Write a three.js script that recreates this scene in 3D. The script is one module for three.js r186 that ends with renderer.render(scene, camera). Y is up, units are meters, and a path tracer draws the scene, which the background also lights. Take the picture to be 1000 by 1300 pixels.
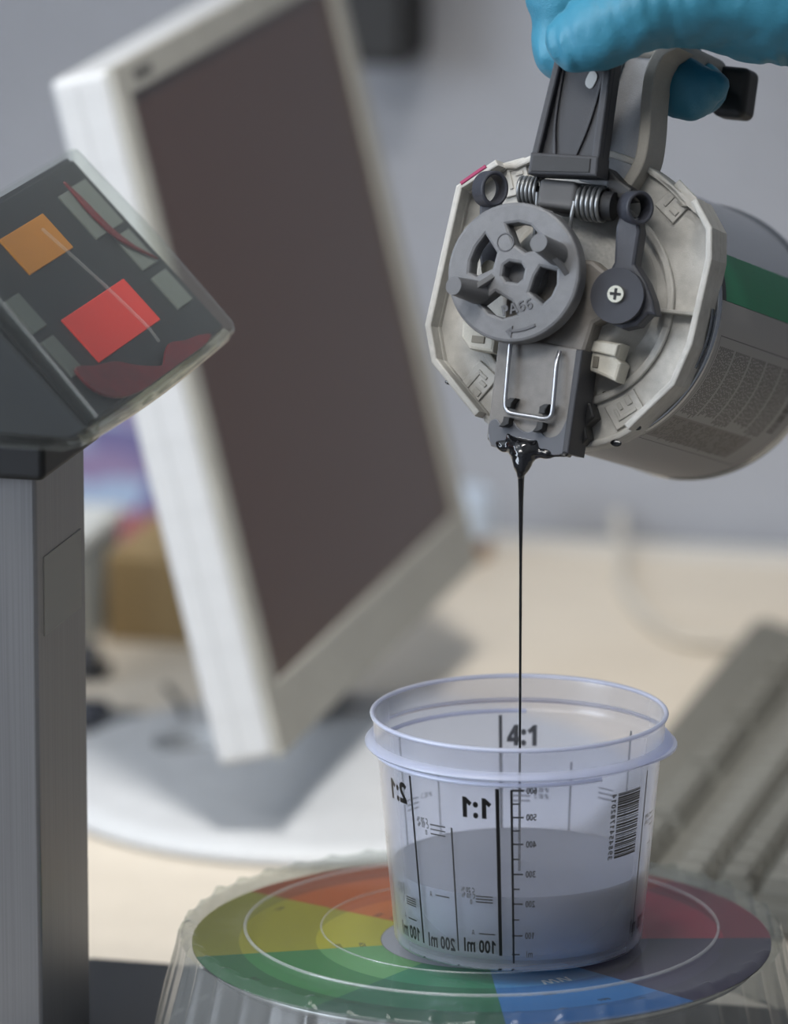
import * as THREE from 'three';
import { RoundedBoxGeometry } from 'three/addons/geometries/RoundedBoxGeometry.js';
import { mergeGeometries } from 'three/addons/utils/BufferGeometryUtils.js';
import { TextGeometry } from 'three/addons/geometries/TextGeometry.js';
import { Brush, Evaluator, SUBTRACTION } from 'three-bvh-csg';
import { FontLoader } from 'three/addons/loaders/FontLoader.js';
import { RectAreaLightUniformsLib } from 'three/addons/lights/RectAreaLightUniformsLib.js';

// ---------------------------------------------------------------- camera, sky, lights, exposure
const scene = new THREE.Scene();
const R = THREE.MathUtils.degToRad;
const camera = new THREE.PerspectiveCamera(2 * Math.atan(650 / 8500) * 180 / Math.PI, 1000 / 1300, 0.05, 30);
camera.position.set(0.531, 1.5499, 2.3199);
camera.rotation.order = 'YXZ';
camera.rotation.set(R(-13.08), R(14), 0);
camera.focus = 2.45;
camera.userData.fStop = 6.2;
scene.add(camera);

const renderer = new THREE.WebGLRenderer({ antialias: true });
renderer.toneMapping = THREE.LinearToneMapping;
renderer.toneMappingExposure = 1.42;
renderer.shadowMap.enabled = true;
renderer.shadowMap.type = THREE.PCFSoftShadowMap;
RectAreaLightUniformsLib.init();

scene.background = new THREE.Color(0.62, 0.74, 1.0);          // even overcast sky, seen only through the window
scene.backgroundIntensity = 1.2;

const unseenWindowLight = new THREE.RectAreaLight(new THREE.Color(0.80, 0.89, 1.0), 6.2, 1.9, 1.2);   // daylight from an unseen window, placed to light the cup from the left
unseenWindowLight.name = 'unseen_window_daylight';
unseenWindowLight.position.set(-1.97, 1.62, 1.45);
unseenWindowLight.lookAt(0, 1.62, 1.45);
scene.add(unseenWindowLight);

const unseenSpot = new THREE.SpotLight(new THREE.Color(1.0, 0.97, 0.93), 13.5, 0, 0.29, 1.0, 2);   // unseen ceiling spotlight, narrowed to pool light on the far desk
unseenSpot.name = 'unseen_ceiling_spotlight_light';
unseenSpot.position.set(0.05, 2.57, 0.38);
unseenSpot.target.position.set(-0.22, 0.75, -0.64);
unseenSpot.shadow.radius = 7;
unseenSpot.castShadow = true;
unseenSpot.shadow.mapSize.set(2048, 2048);
scene.add(unseenSpot, unseenSpot.target);

const panel = new THREE.RectAreaLight(new THREE.Color(1.0, 0.98, 0.95), 8.0, 1.2, 0.6);    // unseen ceiling panel, placed to light the lid, column and monitor side
panel.name = 'unseen_ceiling_panel_light';
panel.position.set(-0.5, 2.572, 1.5);
panel.lookAt(-0.5, 0, 1.5);
scene.add(panel);

// ---------------------------------------------------------------- helpers
let seed = 1234567;
const rnd = () => { seed = (seed * 1664525 + 1013904223) >>> 0; return seed / 4294967296; };
const V3 = (x, y, z) => new THREE.Vector3(x, y, z);
const used = {};
const numbered = (n) => { const k = used[n] = (used[n] ?? -1) + 1; return k ? n + '_' + String(k).padStart(3, '0') : n; };
function shade(o) { o.castShadow = true; o.receiveShadow = true; return o; }
function thing(name, label, category, pos = [0, 0, 0], group) {
  const o = new THREE.Group(); o.name = numbered(name); o.position.set(...pos);
  o.userData = { label, category }; if (group) o.userData.group = group;
  scene.add(o); return o;
}
function part(parent, name, geo, mat, label) {
  const m = shade(new THREE.Mesh(geo, mat)); m.name = name;
  if (label) m.userData.label = label;
  parent.add(m); return m;
}
function struct(name, geo, mat, label) {
  const m = shade(new THREE.Mesh(geo, mat)); m.name = name;
  m.userData = { kind: 'structure' }; if (label) { m.userData.label = label; }
  scene.add(m); return m;
}
const box = (x, y, z, w, h, d, r = 0.0015, s = 2) => new RoundedBoxGeometry(w, h, d, s, Math.min(r, w / 2.01, h / 2.01, d / 2.01)).translate(x, y, z);
const cyl = (r0, r1, h, n = 40) => new THREE.CylinderGeometry(r0, r1, h, n);
const cylZ = (x, y, z0, z1, r0, r1 = r0, n = 36) => new THREE.CylinderGeometry(r1, r0, z1 - z0, n).rotateX(Math.PI / 2).translate(x, y, (z0 + z1) / 2);
function shapeOf(pts) { const s = new THREE.Shape(); pts.forEach(([x, y], i) => i ? s.lineTo(x, y) : s.moveTo(x, y)); s.closePath(); return s; }
function prism(pts, z0, z1, bevel = 0.0006, holes = []) {   // outline in x-y, from z0 to z1, edges bevelled
  const s = Array.isArray(pts) ? shapeOf(pts) : pts;
  holes.forEach((h) => s.holes.push(Array.isArray(h) ? new THREE.Path(h.map(([x, y]) => new THREE.Vector2(x, y))) : h));
  const g = new THREE.ExtrudeGeometry(s, { depth: z1 - z0 - 2 * bevel, bevelEnabled: bevel > 0, bevelThickness: bevel, bevelSize: bevel, bevelOffset: -bevel, bevelSegments: 2, curveSegments: 32 });
  return g.translate(0, 0, z0 + bevel);
}
const mm = (a) => a.map((p) => p.map((v) => v / 1000));
function tube(pts, r, n = 60, m = 10, closed = false) { return new THREE.TubeGeometry(new THREE.CatmullRomCurve3(pts.map((p) => V3(...p)), closed, 'catmullrom', 0.5), n, r, m, closed); }
function strip(pts, w, z0, z1) {                          // a wall of width w along a polyline in x-y
  const L = [], Q = [];
  pts.forEach((p, i) => {
    const a = pts[Math.max(0, i - 1)], b = pts[Math.min(pts.length - 1, i + 1)];
    let dx = b[0] - a[0], dy = b[1] - a[1]; const l = Math.hypot(dx, dy); dx /= l; dy /= l;
    L.push([p[0] - dy * w / 2, p[1] + dx * w / 2]); Q.push([p[0] + dy * w / 2, p[1] - dx * w / 2]);
  });
  return prism([...L, ...Q.reverse()], z0, z1, Math.min(0.0007, w / 4));
}
const smooth = (pts, n = 28) => new THREE.CatmullRomCurve3(pts.map(([x, y]) => V3(x, y, 0))).getPoints(n).map((p) => [p.x, p.y]);
function lathe(profile, n, { wob, uv } = {}) {              // profile [[r, y]...] about y; uv(phi, r, y, k) -> [u, v]
  const P = [], U = [], I = [], m = profile.length;
  for (let i = 0; i <= n; i++) for (let k = 0; k < m; k++) {
    const ph = i / n * 2 * Math.PI, [r0, y0] = profile[k], [dr, dy] = wob ? wob(ph, k, r0, y0) : [0, 0], r = r0 + dr;
    P.push(r * Math.sin(ph), y0 + dy, r * Math.cos(ph)); U.push(...(uv ? uv(i / n, r0, y0, k) : [i / n, k / (m - 1)]));
  }
  for (let i = 0; i < n; i++) for (let k = 0; k < m - 1; k++) {
    const a = i * m + k, b = a + 1, c = a + m, d = c + 1; I.push(a, c, b, b, c, d);
  }
  const g = new THREE.BufferGeometry();
  g.setAttribute('position', new THREE.Float32BufferAttribute(P, 3)); g.setAttribute('uv', new THREE.Float32BufferAttribute(U, 2)); g.setIndex(I); g.computeVertexNormals();
  const N = g.attributes.normal;                            // weld the normals along the seam
  for (let k = 0; k < m; k++) {
    const a = V3(N.getX(k), N.getY(k), N.getZ(k)), j = n * m + k; a.add(V3(N.getX(j), N.getY(j), N.getZ(j))).normalize();
    N.setXYZ(k, a.x, a.y, a.z); N.setXYZ(j, a.x, a.y, a.z);
  }
  return g;
}
// surface nets over a distance field
function blob(f, lo, hi, cell) {
  const n = [0, 1, 2].map((k) => Math.ceil((hi[k] - lo[k]) / cell) + 1), [nx, ny, nz] = n;
  const F = new Float32Array(nx * ny * nz), id = (i, j, k) => (k * ny + j) * nx + i;
  for (let k = 0; k < nz; k++) for (let j = 0; j < ny; j++) for (let i = 0; i < nx; i++) F[id(i, j, k)] = f(lo[0] + i * cell, lo[1] + j * cell, lo[2] + k * cell);
  const vid = new Int32Array(nx * ny * nz).fill(-1), P = [], I = [];
  const E = [[0, 1], [2, 3], [4, 5], [6, 7], [0, 2], [1, 3], [4, 6], [5, 7], [0, 4], [1, 5], [2, 6], [3, 7]];
  for (let k = 0; k < nz - 1; k++) for (let j = 0; j < ny - 1; j++) for (let i = 0; i < nx - 1; i++) {
    const v = []; for (let c = 0; c < 8; c++) v.push(F[id(i + (c & 1), j + (c >> 1 & 1), k + (c >> 2))]);
    let s = [0, 0, 0], q = 0;
    for (const [a, b] of E) if ((v[a] < 0) !== (v[b] < 0)) {
      const t = v[a] / (v[a] - v[b]);
      for (let d = 0; d < 3; d++) { const A = a >> d & 1, B = b >> d & 1; s[d] += A + (B - A) * t; } q++;
    }
    if (!q) continue;
    vid[id(i, j, k)] = P.length / 3;
    P.push(lo[0] + (i + s[0] / q) * cell, lo[1] + (j + s[1] / q) * cell, lo[2] + (k + s[2] / q) * cell);
  }
  const quad = (a, b, c, d, flip) => { if (a < 0 || b < 0 || c < 0 || d < 0) return; flip ? I.push(a, c, b, a, d, c) : I.push(a, b, c, a, c, d); };
  for (let k = 1; k < nz - 1; k++) for (let j = 1; j < ny - 1; j++) for (let i = 1; i < nx - 1; i++) {
    const a = F[id(i, j, k)] < 0;
    if (a !== F[id(i + 1, j, k)] < 0) quad(vid[id(i, j - 1, k - 1)], vid[id(i, j, k - 1)], vid[id(i, j, k)], vid[id(i, j - 1, k)], !a);
    if (a !== F[id(i, j + 1, k)] < 0) quad(vid[id(i - 1, j, k - 1)], vid[id(i - 1, j, k)], vid[id(i, j, k)], vid[id(i, j, k - 1)], !a);
    if (a !== F[id(i, j, k + 1)] < 0) quad(vid[id(i - 1, j - 1, k)], vid[id(i, j - 1, k)], vid[id(i, j, k)], vid[id(i - 1, j, k)], !a);
  }
  const g = new THREE.BufferGeometry();
  g.setAttribute('position', new THREE.Float32BufferAttribute(P, 3)); g.setIndex(I); g.computeVertexNormals();
  const uv = []; for (let i = 0; i < P.length; i += 3) uv.push(P[i] + P[i + 2] * 0.6, P[i + 1] + P[i + 2] * 0.4);
  g.setAttribute('uv', new THREE.Float32BufferAttribute(uv, 2));
  return g;
}
function capsule(x, y, z, a, b, ra, rb) {
  const ab = [b[0] - a[0], b[1] - a[1], b[2] - a[2]], p = [x - a[0], y - a[1], z - a[2]];
  const t = Math.min(1, Math.max(0, (p[0] * ab[0] + p[1] * ab[1] + p[2] * ab[2]) / (ab[0] ** 2 + ab[1] ** 2 + ab[2] ** 2)));
  return Math.hypot(p[0] - ab[0] * t, p[1] - ab[1] * t, p[2] - ab[2] * t) - (ra + (rb - ra) * t);
}
const smin = (a, b, k) => { const h = Math.max(k - Math.abs(a - b), 0) / k; return Math.min(a, b) - h * h * k / 4; };
// value noise
const hash = (x, y, z = 0) => { let h = Math.imul(x, 374761393) + Math.imul(y, 668265263) + Math.imul(z, 2147483647 ^ 0x5bd1e995) | 0; h = Math.imul(h ^ h >>> 13, 1274126177); return ((h ^ h >>> 16) >>> 0) / 4294967296; };
function vn(x, y, z = 0, wrap = 0) {
  const xi = Math.floor(x), yi = Math.floor(y), zi = Math.floor(z), w = (q) => wrap ? ((q % wrap) + wrap) % wrap : q, s = (t) => t * t * (3 - 2 * t);
  const u = s(x - xi), v = s(y - yi), t = s(z - zi), l = (a, b, q) => a + (b - a) * q, H = (i, j, k) => hash(w(xi + i), w(yi + j), zi + k);
  return l(l(l(H(0, 0, 0), H(1, 0, 0), u), l(H(0, 1, 0), H(1, 1, 0), u), v), l(l(H(0, 0, 1), H(1, 0, 1), u), l(H(0, 1, 1), H(1, 1, 1), u), v), t);
}
function tex(w, h, fn, srgb, repeat) {
  const d = new Uint8Array(w * h * 4);
  for (let y = 0; y < h; y++) for (let x = 0; x < w; x++) { const c = fn(x / w, y / h, x, y), o = (y * w + x) * 4; for (let k = 0; k < 3; k++) d[o + k] = Math.max(0, Math.min(255, Math.round(255 * (Array.isArray(c) ? c[k] : c)))); d[o + 3] = 255; }
  const t = new THREE.DataTexture(d, w, h); t.wrapS = t.wrapT = THREE.RepeatWrapping; t.magFilter = THREE.LinearFilter; t.minFilter = THREE.LinearFilter;
  if (srgb) t.colorSpace = THREE.SRGBColorSpace; if (repeat) t.repeat.set(...repeat); t.needsUpdate = true; return t;
}
function canvas(w, h, draw) { const c = document.createElement('canvas'); c.width = w; c.height = h; draw(c.getContext('2d'), w, h); return c; }
function canvasTex(c, srgb) { const t = new THREE.CanvasTexture(c); if (srgb) t.colorSpace = THREE.SRGBColorSpace; t.magFilter = THREE.LinearFilter; return t; }

// ---------------------------------------------------------------- materials
const grain = tex(256, 256, (u, v, x, y) => 0.5 * hash(x, y) + 0.5 * vn(u * 64, v * 64, 0, 64), false);
const grainAt = (s) => { const t = grain.clone(); t.repeat.set(s, s); t.needsUpdate = true; return t; };
const blotch = tex(256, 256, (u, v) => 0.5 * vn(u * 8, v * 8, 1, 8) + 0.3 * vn(u * 24, v * 24, 2, 24) + 0.2 * vn(u * 64, v * 64, 3, 64), false);
const tone = (amount, s, grit = 0.04) => { const t = tex(256, 256, (u, v, x, y) => 1 - amount * (0.6 * vn(u * 6, v * 6, 4, 6) + 0.4 * vn(u * 30, v * 30, 5, 30)) - grit * hash(x, y, 7), true); t.repeat.set(s, s); return t; };
const std = (color, roughness = 0.6, o = {}) => new THREE.MeshStandardMaterial({ color, roughness, ...o });
const phy = (color, roughness, o = {}) => new THREE.MeshPhysicalMaterial({ color, roughness, ...o });
const grit = grainAt(60);
const plasticBump = { bumpMap: grit, bumpScale: 0.00006 };
const softTone = tone(0.16, 18), faint = tone(0.08, 10);
const M = {
  wall: std('#9c9ea4', 0.9, { map: tone(0.05, 1.5, 0.02) }),
  ceiling: std('#d8d8d6', 0.95),
  floor: std('#6d675f', 0.7, { map: tone(0.15, 2) }),
  desk: std('#d5cbbb', 0.5, { map: tone(0.07, 2, 0.03) }),
  deskEdge: std('#c9c6bf', 0.45),
  steel: std('#5a5c5f', 0.4, { metalness: 0.6 }),
  white: std('#c2c4c6', 0.45, { map: faint }),
  bezel: std('#a3a29b', 0.5, { map: faint }),
  screen: phy('#3f2a21', 0.3, { ior: 1.45 }),  // brown tint of a reflection put into the base colour
  black: std('#17181b', 0.5, plasticBump),
  cream: std('#c3c1bb', 0.52, { map: softTone, ...plasticBump }),
  creamClip: std('#d3cfc2', 0.5, { map: faint }),
  handleGrey: std('#9a9ca0', 0.5, { map: faint, ...plasticBump }),
  railBeige: std('#a8a49b', 0.5, { map: faint }),
  lever: std('#303136', 0.5, plasticBump),
  wheel: std('#77787b', 0.45, { map: softTone, ...plasticBump }),
  spout: std('#85827f', 0.5, { map: softTone, ...plasticBump }),
  arm: std('#33353d', 0.5, plasticBump),
  wire: std('#a9abb0', 0.3, { metalness: 0.9 }),
  spring: std('#8d8f90', 0.35, { metalness: 0.75 }),
  screw: std('#d8d6c8', 0.25, { metalness: 0.9 }),
  tin: phy('#b9bbbd', 0.22, { metalness: 1 }),
  glove: phy('#377f99', 0.5, { sheen: 0.2, sheenColor: new THREE.Color(0.5, 0.8, 1), sheenRoughness: 0.5, bumpMap: grainAt(40), bumpScale: 0.0001 }),
  darkPaint: phy('#1b1c1f', 0.12, { metalness: 0.35, clearcoat: 1, clearcoatRoughness: 0.04 }),
  silverPaint: phy('#8f9196', 0.38, { metalness: 0.4, bumpMap: grainAt(300), bumpScale: 0.00003 }),
  redPaint: phy('#8a0c18', 0.4, { map: tone(0.25, 30, 0.12) }),
  clear: phy('#ffffff', 0.05, { transmission: 1, thickness: 0, ior: 1.45 }),
};

// ---------------------------------------------------------------- room
const T = 0.12;
struct('floor', new THREE.BoxGeometry(5.0, T, 5.0).translate(0.3, -T / 2, 1.2), M.floor);
struct('ceiling', new THREE.BoxGeometry(5.0, T, 5.0).translate(0.3, 2.6 + T / 2, 1.2), M.ceiling);
struct('wall_back', new THREE.BoxGeometry(5.0, 2.6, T).translate(0.3, 1.3, -1.0 - T / 2), M.wall);
struct('wall_front', new THREE.BoxGeometry(5.0, 2.6, T).translate(0.3, 1.3, 3.4 + T / 2), M.wall);
struct('wall_right', new THREE.BoxGeometry(T, 2.6, 4.4).translate(2.6 + T / 2, 1.3, 1.2), M.wall);
{ // left wall with a window opening out of view, placed for side light: z 0.5..2.4, y 1.02..2.22
  const x = -2.0 - T / 2, b = (y0, y1, z0, z1) => new THREE.BoxGeometry(T, y1 - y0, z1 - z0).translate(x, (y0 + y1) / 2, (z0 + z1) / 2);
  struct('wall_left', mergeGeometries([b(0, 1.02, -1, 3.4), b(2.22, 2.6, -1, 3.4), b(1.02, 2.22, -1, 0.5), b(1.02, 2.22, 2.4, 3.4)]), M.wall);
  const w = new THREE.Group(); w.name = 'unseen_window_1'; w.userData = { kind: 'structure' }; scene.add(w);
  const f = [];
  for (const z of [0.525, 1.45, 2.375]) f.push(box(x, 1.62, z, 0.06, 1.2, 0.05, 0.004));
  for (const y of [1.045, 2.195]) f.push(box(x, y, 1.45, 0.06, 0.05, 1.85, 0.004));
  part(w, 'window_frame', mergeGeometries(f), M.white);
  for (const z of [0.99, 1.91]) part(w, 'pane', new THREE.BoxGeometry(0.004, 1.1, 0.88).translate(x, 1.62, z), M.clear);
}
{ // body of the ceiling spotlight, out of view above the desk
  const t = thing('unseen_ceiling_spotlight', 'unseen round ceiling spotlight, out of view, placed to light the far desk', 'lamp', [0.05, 2.6, 0.38]);
  part(t, 'housing', lathe([[0.15, 0], [0.165, -0.004], [0.165, -0.014], [0.148, -0.02], [0.142, -0.02], [0.14, -0.004]], 48), M.white);
  part(t, 'lamp_lens', cyl(0.14, 0.14, 0.006).translate(0, -0.008, 0), std('#fff4e4', 0.4, { emissive: '#fff0dc', emissiveIntensity: 2 }));
}

{  // body of the ceiling light panel, out of view, brightening the near things
  const t = thing('unseen_ceiling_light_panel', 'unseen flat ceiling light panel, out of view, placed to light the lid, column and monitor side', 'lamp', [-0.5, 2.6, 1.5]);
  part(t, 'frame', box(0, -0.011, 0, 1.24, 0.022, 0.64, 0.004), M.white);
  part(t, 'lamp_diffuser', box(0, -0.0225, 0, 1.2, 0.003, 0.6, 0.001), std('#ffffff', 0.5, { emissive: '#fff8ee', emissiveIntensity: 1.5 }));
}

// ---------------------------------------------------------------- desk: top at 0.75
{
  const t = thing('desk', 'pale beige laminate desk with a light strip along its back edge', 'desk');
  part(t, 'desk_top', box(0.35, 0.735, -0.36, 2.3, 0.03, 1.2, 0.003), M.desk);
  part(t, 'back_strip', box(0.35, 0.7395, -0.975, 2.3, 0.021, 0.028, 0.002), M.deskEdge);
  for (const x of [-0.74, 1.44]) for (const z of [-0.9, 0.18]) part(t, 'leg', box(x, 0.36, z, 0.05, 0.72, 0.05, 0.004), M.steel);
}

// ---------------------------------------------------------------- weighing scale with column and tilted display head
const PC = [-0.0174, 0, -0.0145];       // middle of the pan
{
  const t = thing('weighing_scale', 'paint mixing scale with brushed aluminium column and tilted dark display head', 'scale', [PC[0], 0.75, PC[2]]);
  const lx = (x) => x - PC[0], lz = (z) => z - PC[2];
  const base = part(t, 'base', box(lx(-0.04), 0.018, lz(0.01), 0.33, 0.026, 0.25, 0.008, 3), std('#2a2b2e', 0.5, plasticBump));
  for (const [x, z] of [[-0.17, -0.09], [-0.17, 0.11], [0.09, -0.09], [0.09, 0.11]]) part(base, 'foot', cyl(0.012, 0.012, 0.006, 24).translate(lx(x), 0.003, lz(z)), M.black);
  part(t, 'pan_support', cyl(0.05, 0.06, 0.046).translate(0, 0.054, 0), M.black);
  part(t, 'pan', lathe([[0, 0.0745], [0.104, 0.0745], [0.105, 0.0765], [0.104, 0.0785], [0, 0.0785]], 80), std('#b7b8b8', 0.3, { metalness: 0.8 }));
  // column
  const brushed = tex(256, 256, (u, v, x, y) => 0.6 + 0.12 * hash(x, 3) + 0.2 * vn(u * 128, v * 4, 0, 128), false);
  brushed.repeat.set(1, 1);
  const brushedCol = tex(256, 256, (u, v, x, y) => 0.93 + 0.07 * vn(u * 128, v * 4, 0, 128), true);
  const alu = phy('#98989a', 0.42, { metalness: 0.85, map: brushedCol, bumpMap: brushed, bumpScale: 0.00003 });
  const ccx = lx(-0.1656 - 0.031), ccz = lz(0.0304);
  const col = part(t, 'column', box(ccx, 0.147, ccz, 0.062, 0.236, 0.062, 0.0016), alu);
  part(col, 'sticker', box(lx(-0.1655), 0.968 - 0.75, lz(0.0295), 0.0006, 0.0298, 0.0468, 0.0003, 1), std('#a5a29b', 0.5), 'plain grey sticker');
  part(t, 'column_cap', mergeGeometries([box(ccx + 0.0015, 0.271, ccz, 0.069, 0.014, 0.073, 0.003), box(ccx + 0.002, 0.284, ccz, 0.05, 0.02, 0.05, 0.003)]), M.black);
  // display head: profile in the x-y plane, run along z
  const A = [-0.1908, 1.1109], B = [-0.1284, 1.0456], dx = 0.6907, dy = -0.7231, nx = 0.7234, ny = 0.6904;
  const q = (s, n) => [lx(A[0] + dx * s + nx * n), A[1] - 0.75 + dy * s + ny * n];
  const depth = -0.03, prof = [q(0.0012, -0.004), q(0.0885, -0.004), q(0.0895, -0.007), q(0.0875, -0.0125), q(0.07, -0.03), q(0.045, -0.04), q(0.0012, -0.037)];
  const hous = part(t, 'display_head', prism(prof, lz(-0.0745), lz(0.106), 0.0015), std('#24272b', 0.5, plasticBump));
  // front panel and keys in panel axes: s down the slope, z across
  const pm = new THREE.Matrix4().makeBasis(V3(0, 0, -1), V3(-dx, -dy, 0), V3(nx, ny, 0));
  const o = q(0, 0); pm.setPosition(o[0], o[1], lz(0));
  const pad = (s0, s1, z0, z1, h0, h1, r = 0.001) => box(-(z0 + z1) / 2, -(s0 + s1) / 2, (h0 + h1) / 2, Math.abs(z1 - z0), s1 - s0, h1 - h0, r).applyMatrix4(pm);
  part(hous, 'front_panel', pad(0.003, 0.088, -0.0735, 0.104, -0.0045, -0.003), std('#222527', 0.5));
  part(hous, 'red_label', pad(0.0517, 0.0723, -0.0237, 0.0555, -0.0032, -0.0022, 0.0004), std('#ff3d2e', 0.5), 'bright red rectangle');
  part(hous, 'orange_label', pad(0.0148, 0.0318, -0.0058, 0.048, -0.0032, -0.0022, 0.0004), std('#d98a0a', 0.5), 'orange rectangle');
  const grey = std('#757a76', 0.5);
  for (const [s0, s1, z0, z1] of [[0.0125, 0.034, -0.046, -0.0315], [0.012, 0.034, -0.0665, -0.0495], [0.037, 0.0535, -0.0655, -0.047], [0.0575, 0.073, -0.066, -0.047], [0.035, 0.0505, 0.071, 0.087], [0.0545, 0.071, 0.0735, 0.087]]) part(hous, 'key', pad(s0, s1, z0, z1, -0.0032, -0.002, 0.0004), grey);
  // clear hood over the head
  const hood = thing('plastic_hood', 'clear plastic hood with red paint run inside it, over the display head', 'cover', [PC[0], 0.75, PC[2]]);
  const outer = [q(-0.001, -0.002), q(0.0005, 0.0005), q(0.045, 0.0016), q(0.0895, 0.0005), q(0.0925, -0.002), q(0.0925, -0.009), q(0.089, -0.0155), q(0.072, -0.0335), q(0.05, -0.0425)];
  { // an open-backed shell: outer and inner skins joined, sagging a little between the ends
    const n = 60, m = outer.length, P = [], I = [], z0 = lz(-0.076), z1 = lz(0.1085);
    const c = outer.reduce((a, p) => [a[0] + p[0] / m, a[1] + p[1] / m], [0, 0]);
    const put = (i, k, sc) => {
      const zz = z0 + (z1 - z0) * i / n, e = Math.min(1, i / 1, (n - i) / 1), low = k >= 4 ? 1 : 0;
      const w = 0.0011 * (vn(i * 0.35, k * 1.3, 5) - 0.5) * low * 2 + 0.0004 * Math.sin(i * 0.9) * low;
      const s = sc + (e - 1) * 0.012;
      P.push(c[0] + (outer[k][0] - c[0]) * s + nx * w, c[1] + (outer[k][1] - c[1]) * s - 0.002 * low * Math.sin(Math.PI * i / n) + w, zz);
    };
    for (const sc of [1, 0.985]) for (let i = 0; i <= n; i++) for (let k = 0; k < m; k++) put(i, k, sc);
    const S = (n + 1) * m;
    for (let l = 0; l < 2; l++) for (let i = 0; i < n; i++) for (let k = 0; k < m - 1; k++) { const a = l * S + i * m + k, b = a + 1, d = a + m, e = d + 1; l ? I.push(a, d, b, b, d, e) : I.push(a, b, d, b, e, d); }
    for (const i of [0, n]) for (let k = 1; k < m - 1; k++) { const a = i * m; i ? I.push(a, a + k, a + k + 1) : I.push(a, a + k + 1, a + k); }   // end walls
    const g = new THREE.BufferGeometry(); g.setAttribute('position', new THREE.Float32BufferAttribute(P, 3)); g.setIndex(I);
    const uv = []; for (let i = 0; i < P.length; i += 3) uv.push(P[i + 2], P[i] + P[i + 1]); g.setAttribute('uv', new THREE.Float32BufferAttribute(uv, 2)); g.computeVertexNormals();
    part(hood, 'hood_shell', g, phy('#f6f8f6', 0.05, { specularIntensity: 0.45, transmission: 0.98, thickness: 0, ior: 1.45, bumpMap: blotch, bumpScale: 0.0004 }));
    part(hood, 'lower_lip', tube([0, 1, 2, 3, 4, 5, 6].map((i) => { const k = i / 6, p = q(0.0905, -0.006 - 0.0012 * Math.sin(Math.PI * k)); return [p[0], p[1] - 0.002 * Math.sin(Math.PI * k), lz(-0.0745) + (z1 - z0 - 0.003) * k]; }), 0.0028, 60, 10), phy('#f4f0e2', 0.12, { transmission: 0.8, thickness: 0, ior: 1.5 }));
  }
  const foldStreak = (pts, r) => tube(pts.map(([s, z, h]) => { const p = q(s / 1000, h / 1000); return [p[0], p[1], lz(z / 1000)]; }), r, 50, 8);  // thin clear tubes stand in for streaks of reflection on the hood
  part(hood, 'reflection_streak', foldStreak([[20, 13, 0.1], [40, 9, 0.9], [56, 5, 1.1], [72, 1, 0.7], [79, 0, -0.2]], 0.0007), phy('#ffffff', 0.08, { transmission: 0.9, thickness: 0, ior: 1.5 }));
  part(hood, 'reflection_streak', foldStreak([[2, 96, 0.2], [30, 98, 0.8], [60, 101, 0.9], [88, 103, 0.3]], 0.0008), phy('#ffffff', 0.08, { transmission: 0.9, thickness: 0, ior: 1.5 }));
  const flat = (pts, h0, h1) => prism(pts.map(([s, z]) => [-z / 1000, -s / 1000]), h0, h1, 0.0003).applyMatrix4(pm);
  const curve = (pts, n = 60) => new THREE.CatmullRomCurve3(pts.map(([x, y]) => V3(x, y, 0)), true).getPoints(n).map((p) => [p.x, p.y]);
  part(hood, 'paint_pool', flat(curve([[69.5, 84], [72.5, 66], [75.5, 47], [80, 36], [84.5, 22], [86.5, 12], [83, 0], [81.5, -10], [84, -24], [85.5, -40], [88, -50], [89.5, -42], [89.8, -20], [89.8, 18], [89.5, 50], [86, 72], [79, 84]]), -0.0018, -0.0006), M.redPaint, 'pool of dark red paint along the lower edge');
  part(hood, 'paint_run', flat(curve([[9, -43], [16, -45.5], [24, -46.6], [33, -48], [38, -50], [44, -54], [50, -61], [53, -64], [48, -56], [42, -48], [36, -43.5], [30, -42], [24, -41], [16, -42]]), -0.0016, -0.0006), M.redPaint, 'narrow red paint run');
}

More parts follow.
